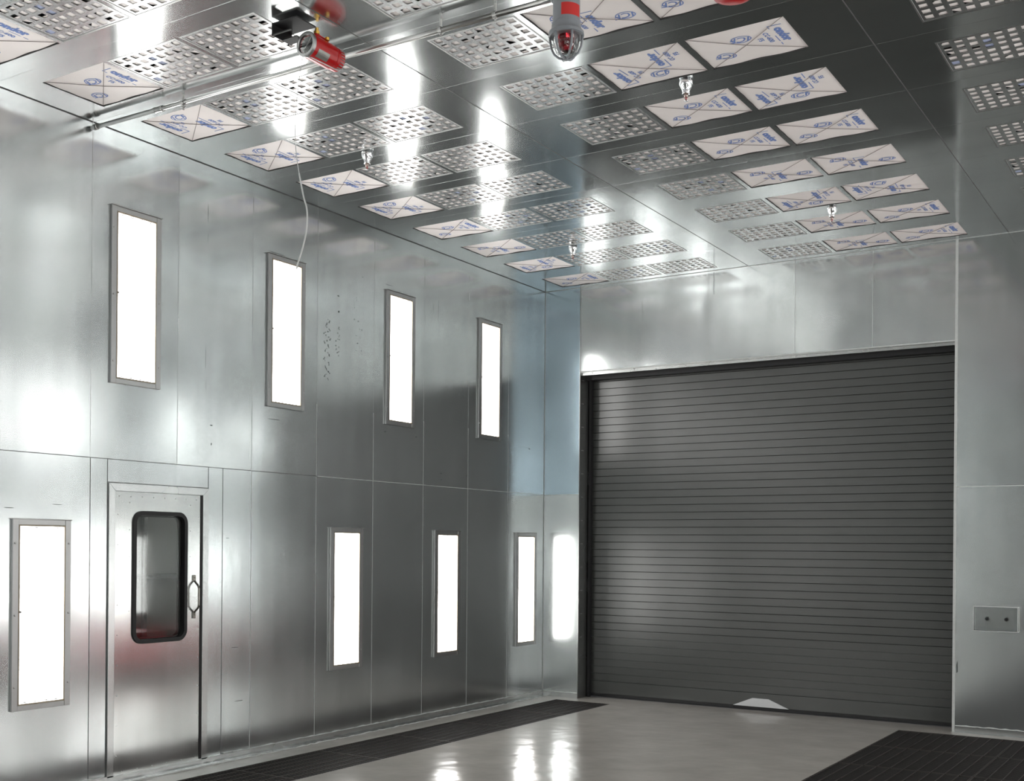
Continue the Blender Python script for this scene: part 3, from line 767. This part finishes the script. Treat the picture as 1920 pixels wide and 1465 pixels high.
for x in (.94, 3.05, 3.42):
    bm = bmesh.new(); lathe(bm, [(.0165, -.012), (.0205, -.012), (.0205, .012), (.0165, .012)], (x, 0, -.004 if x < 2 else -.014), 'x', 16)
    box(bm, (x - .006, -.006, .012), (x + .006, .006, H - PZ)); box(bm, (x - .004, -.004, -.055 if x < 3.2 else -.045), (x + .004, .004, -.02)); box(bm, (x - .011, -.011, -.036), (x + .011, .011, -.028))
    obj('clamp', bm, M_steel, t)
AX = 3.872
t = thing('alarm_light', 'grey caged alarm light with red lens and red label, hanging from the ceiling', 'alarm light', (AX, PY, H))
def A(name, prof, mat, lab=None, seg=36, cap=True):
    bm = bmesh.new(); lathe(bm, prof, seg=seg, cap=cap); o = obj(name, bm, mat, t, smooth=True)
    m_ = o.modifiers.new('e', 'EDGE_SPLIT'); m_.split_angle = math.radians(35)
    if lab: o['label'] = lab
    return o
A('mounting_box', [(.055, 0), (.06, -.01), (.06, -.055), (.066, -.06), (.066, -.075), (.055, -.08)], M_greyenamel)
A('housing', [(.06, -.08), (.072, -.09), (.073, -.218), (.0775, -.222), (.079, -.246), (.088, -.262), (.094, -.268), (.095, -.284), (.086, -.288), (.070, -.283)], M_greyenamel)
A('lens_red', [(.042, -.284), (.044, -.31), (.040, -.345), (.030, -.370), (0, -.376)], M_redglass, 'dark red lens')
A('glass_dome', [(.069, -.285), (.070, -.31), (.066, -.342), (.054, -.372), (.030, -.391), (0, -.397), (0, -.394), (.029, -.388), (.052, -.370), (.063, -.341), (.067, -.31), (.066, -.285)], M_clear, 'clear glass dome', cap=False)
bm = bmesh.new()                                              # label patch wrapped round the housing, facing the camera
a0 = math.atan2(-PY, 6.9 - AX); lp = []
for i in range(13):
    a_ = a0 - .38 + 1.55 * i / 12
    lp.append([bm.verts.new((.0742 * math.cos(a_), .0742 * math.sin(a_), z)) for z in (-.200, -.136)])
for i in range(12): bm.faces.new((lp[i][0], lp[i + 1][0], lp[i + 1][1], lp[i][1]))
o = obj('warning_label', bm, M_redlabel, t); o['label'] = 'bright red label'
bm = bmesh.new()
for k in range(6):
    a_ = math.pi * 2 * k / 6 + .35; c, s = math.cos(a_), math.sin(a_)
    tube(bm, [(r_ * c, r_ * s, z) for r_, z in ((.088, -.283), (.086, -.31), (.080, -.345), (.064, -.378), (.038, -.400), (.0, -.408))], .0062, 8)
lathe(bm, [(0, -.402), (.014, -.403), (.014, -.412), (0, -.413)], seg=12)
obj('wire_guard', bm, M_greyenamel, t, smooth=True)
bm = bmesh.new(); lathe(bm, [(.02, -.09), (.026, -.085), (.026, -.055), (.021, -.05)], (0, 0, PZ - .018 - H), 'x', 16); obj('conduit_hub', bm, M_greyenamel, t, smooth=True)

# ------------------------------------------------------------------ flame detector
DX, DY, DZ = 2.388, 4.91, 4.558
t = thing('flame_detector', 'red cylindrical flame detector with a round glass face, hung below the ceiling', 'detector', (DX, DY, DZ))
def B(name, prof, mat, lab=None, seg=32, cap=True):
    bm = bmesh.new(); lathe(bm, prof, axis='y', seg=seg, cap=cap); o = obj(name, bm, mat, t, smooth=True)
    m_ = o.modifiers.new('e', 'EDGE_SPLIT'); m_.split_angle = math.radians(30)
    if lab: o['label'] = lab
    return o
B('housing', [(.0, .033), (.05, .032), (.052, .012), (.066, .01), (.070, .015), (.070, .20), (.066, .205), (.064, .215), (.066, .225), (.065, .268), (.056, .277), (.0, .279)], M_red)
B('face_ring', [(.053, -.001), (.056, -.006), (.068, -.005), (.072, .0), (.072, .012), (.066, .014), (.053, .012), (.053, -.001)], M_alu, 'silver face ring', cap=False)
B('window', [(.0, .009), (.0525, .009), (.0525, .004), (.0, .004)], M_clear, 'dark glass window')
B('sensor_core', [(.0, .031), (.049, .031), (.049, .020), (.0, .0195)], M_black)
bm = bmesh.new(); tube(bm, [(-.03, .014, -.035), (.03, .014, .035)], .003, 8); obj('face_strut', bm, M_steel, t)
bm = bmesh.new(); box(bm, (-.03, .05, .066), (.03, .15, .078)); bmesh.ops.bevel(bm, geom=bm.edges[:], offset=.004, segments=2, affect='EDGES'); obj('top_lug', bm, M_red, t)
bm = bmesh.new()                                              # silver nameplate on the lower side toward the camera
V = []
for i in range(7):
    a_ = math.radians(-62 + 40 * i / 6); V.append([bm.verts.new((.0712 * math.cos(a_), y, .0712 * math.sin(a_))) for y in (.04, .135)])
for i in range(6): bm.faces.new((V[i][0], V[i][1], V[i + 1][1], V[i + 1][0]))
obj('nameplate', bm, M_label, t)
bm = bmesh.new()
for k in range(10):
    a_ = math.radians(-75 + 15 * k); y = .232
    box(bm, (.0665 * math.cos(a_) - .002, y, .0665 * math.sin(a_) - .002), (.0665 * math.cos(a_) + .002, y + .034, .0665 * math.sin(a_) + .002))
obj('rear_ribs', bm, M_alu, t)
bm = bmesh.new(); tube(bm, [(.025, .02, -.075), (.035, .2, -.076), (.03, .27, -.06)], .003, 6); tube(bm, [(.0, -.004, -.073), (.025, .02, -.075)], .003, 6); obj('retaining_rod', bm, M_alu, t)
for pf_, at_ in (([(.012, 0), (.018, .004), (.018, .02), (.011, .024), (.011, .04)], (.015, .075, .076)), ([(.010, 0), (.014, .004), (.014, .018), (.009, .022)], (.045, .13, .055))):
    bm = bmesh.new(); lathe(bm, pf_, at_, 'z', 6); o = obj('cable_gland', bm, M_brass, t); o['label'] = 'brass cable gland'
bm = bmesh.new(); box(bm, (-.17, -.10, .112), (.02, .06, .1195)); box(bm, (-.17, -.10, .05), (-.162, .06, .112)); box(bm, (-.17, -.10, .05), (-.02, -.09, .056))
box(bm, (-.162, -.02, .05), (-.05, .05, .056)); box(bm, (-.06, .0, .03), (-.05, .05, .056))
o = obj('mounting_bracket', bm, M_black, t); o['label'] = 'black mounting bracket'

t = thing('hanging_cable', 'thin white cable dangling loose from the red detector', 'cable', (2.33, 4.95, 4.50))
bm = bmesh.new()
pts = [(2.345, 4.93, 4.502), (2.318, 4.94, 4.42), (2.288, 4.95, 4.296), (2.277, 4.95, 4.19), (2.275, 4.95, 4.081), (2.284, 4.95, 3.96), (2.304, 4.95, 3.86), (2.318, 4.95, 3.80), (2.345, 4.95, 3.70), (2.368, 4.95, 3.635), (2.373, 4.95, 3.57), (2.367, 4.95, 3.50), (2.350, 4.95, 3.44), (2.334, 4.95, 3.395), (2.310, 4.95, 3.34), (2.293, 4.95, 3.292)]
pts = [Vector(p) - Vector((2.33, 4.95, 4.50)) for p in pts]
fine = []
for i in range(len(pts) - 1):
    p0, p1, p2, p3 = pts[max(i - 1, 0)], pts[i], pts[i + 1], pts[min(i + 2, len(pts) - 1)]
    for s in range(4):
        u = s / 4; fine.append(.5 * ((2 * p1) + (p2 - p0) * u + (2 * p0 - 5 * p1 + 4 * p2 - p3) * u * u + (3 * p1 - p0 - 3 * p2 + p3) * u ** 3))
fine.append(pts[-1])
tube(bm, fine[:26], .0022, 8); obj('lead_wire', bm, M_cable, t, smooth=True)
bm = bmesh.new(); tube(bm, fine[25:], .0045, 8); obj('sheathed_end', bm, M_cable, t, smooth=True)

# ------------------------------------------------------------------ sprinkler heads
SPK = None
for (x, y), lb in zip([(3.897, 6.81), (1.278, 6.805), (3.882, 9.99), (1.286, 9.995)],
                      ['chrome ceiling sprinkler below the white film rows, nearer of the middle bay', 'chrome ceiling sprinkler nearer the hanging cable, entry side bay',
                       'small chrome ceiling sprinkler far off in the middle bay, near the rolling door', 'small chrome ceiling sprinkler far off in the entry side bay, near the corner']):
    t = thing('sprinkler_head', lb, 'sprinkler', (x, y, H), 'chrome sprinkler heads')
    if SPK is None:
        SPK = []
        bm = bmesh.new(); lathe(bm, [(.030, 0), (.042, -.004), (.045, -.014), (.043, -.030), (.034, -.048), (.027, -.062), (.024, -.082), (.026, -.090), (.022, -.090), (.012, -.084)], seg=28)
        SPK.append(obj('escutcheon_cup', bm, M_chrome, t, smooth=True))
        bm = bmesh.new(); lathe(bm, [(.012, -.084), (.014, -.104), (.011, -.110)], seg=14)
        for s in (-1, 1): tube(bm, [(s * .011, 0, -.098), (s * .013, 0, -.112), (s * .004, 0, -.132)], .0025, 6)
        SPK.append(obj('frame_arms', bm, M_pinksteel, t, smooth=True))
        bm = bmesh.new(); lathe(bm, [(.002, -.104), (.004, -.112), (.004, -.122), (.002, -.130)], seg=10); SPK.append(obj('glass_bulb', bm, M_redglass, t, smooth=True))
        bm = bmesh.new(); lathe(bm, [(.0, -.131), (.014, -.132), (.015, -.134), (.0, -.136)], seg=14); SPK.append(obj('deflector', bm, M_chrome, t, smooth=True))
    else:
        for p in SPK: inst(p, t)

# ------------------------------------------------------------------ red bell, just entering at the top
t = thing('alarm_bell', 'red round alarm bell hung from the ceiling, only its lower rim showing', 'bell', (4.68, 5.62, H))
bm = bmesh.new(); lathe(bm, [(.0, -.165), (.06, -.162), (.10, -.145), (.118, -.115), (.12, -.09), (.11, -.085), (.0, -.085)], seg=36); obj('gong', bm, M_red, t, smooth=True)
bm = bmesh.new(); lathe(bm, [(.05, -.085), (.055, -.05), (.055, -.001)], seg=24); obj('back_box', bm, M_red, t, smooth=True)

# ------------------------------------------------------------------ clear control cover on the far wall
t = thing('clear_switch_cover', 'clear plastic cover over two buttons on the metal wall beside the rolling door', 'switch cover', (4.985, FAR, 1.055))
a, h, dp = .195, .115, .085
bm = bmesh.new(); box(bm, (-a * .8, -.006, -h * .75), (a * .8, -.001, h * .75)); obj('back_plate', bm, M_trim, t)
for s in (-1, 1):
    bm = bmesh.new(); lathe(bm, [(.018, -.006), (.018, -.02), (.012, -.028), (0, -.03)], (s * .085, 0, -.002), 'y', 16); obj('button', bm, M_black, t, smooth=True)
bm = bmesh.new()
for s in (-1, 1):
    box(bm, (s * a - (.004 if s > 0 else 0), -dp, -h), (s * a + (.004 if s < 0 else 0), -.001, h))
    box(bm, (-a + .004, -dp, s * h - (.004 if s > 0 else 0)), (a - .004, -.001, s * h + (.004 if s < 0 else 0)))
box(bm, (-a + .004, -dp, -h + .004), (a - .004, -dp + .003, h - .004))
obj('clear_box', bm, M_acrylic, t)
bm = bmesh.new(); e = .006
for yy in (-dp - .001, -.012):
    for s in (-1, 1):
        box(bm, (-a, yy, s * h - e / 2), (a, yy + e, s * h + e / 2)); box(bm, (s * a - e / 2, yy, -h), (s * a + e / 2, yy + e, h))
for sx in (-1, 1):
    for sz in (-1, 1): box(bm, (sx * a - e / 2, -dp, sz * h - e / 2), (sx * a + e / 2, -.006, sz * h + e / 2))
obj('frosted_edges', bm, plain('frosted plastic edge', (.6, .61, .61), .4), t)

# ------------------------------------------------------------------ unseen stand-in for a red object, added for its glow in the door sheet
t = thing('stand_in_chest', 'unseen red chest added as a stand-in in the far corner opposite the entry door', 'chest', (6.7, 10.85, FL))
bm = bmesh.new(); box(bm, (-.42, -.66, .03), (.42, .66, .42)); bmesh.ops.bevel(bm, geom=bm.edges[:], offset=.012, segments=2, affect='EDGES'); obj('body', bm, M_chest, t)
bm = bmesh.new(); box(bm, (-.43, -.67, .423), (.43, .67, .48)); bmesh.ops.bevel(bm, geom=bm.edges[:], offset=.014, segments=2, affect='EDGES'); obj('lid', bm, M_chest, t)
bm = bmesh.new(); tube(bm, [(-.42, -.1, .3), (-.455, -.09, .3), (-.455, .09, .3), (-.42, .1, .3)], .008, 8); obj('handle', bm, M_chrome, t)
for sx in (-1, 1):
    for sy in (-1, 1):
        bm = bmesh.new(); box(bm, (sx * .36 - .03, sy * .6 - .03, 0), (sx * .36 + .03, sy * .6 + .03, .03)); obj('foot', bm, M_black, t)
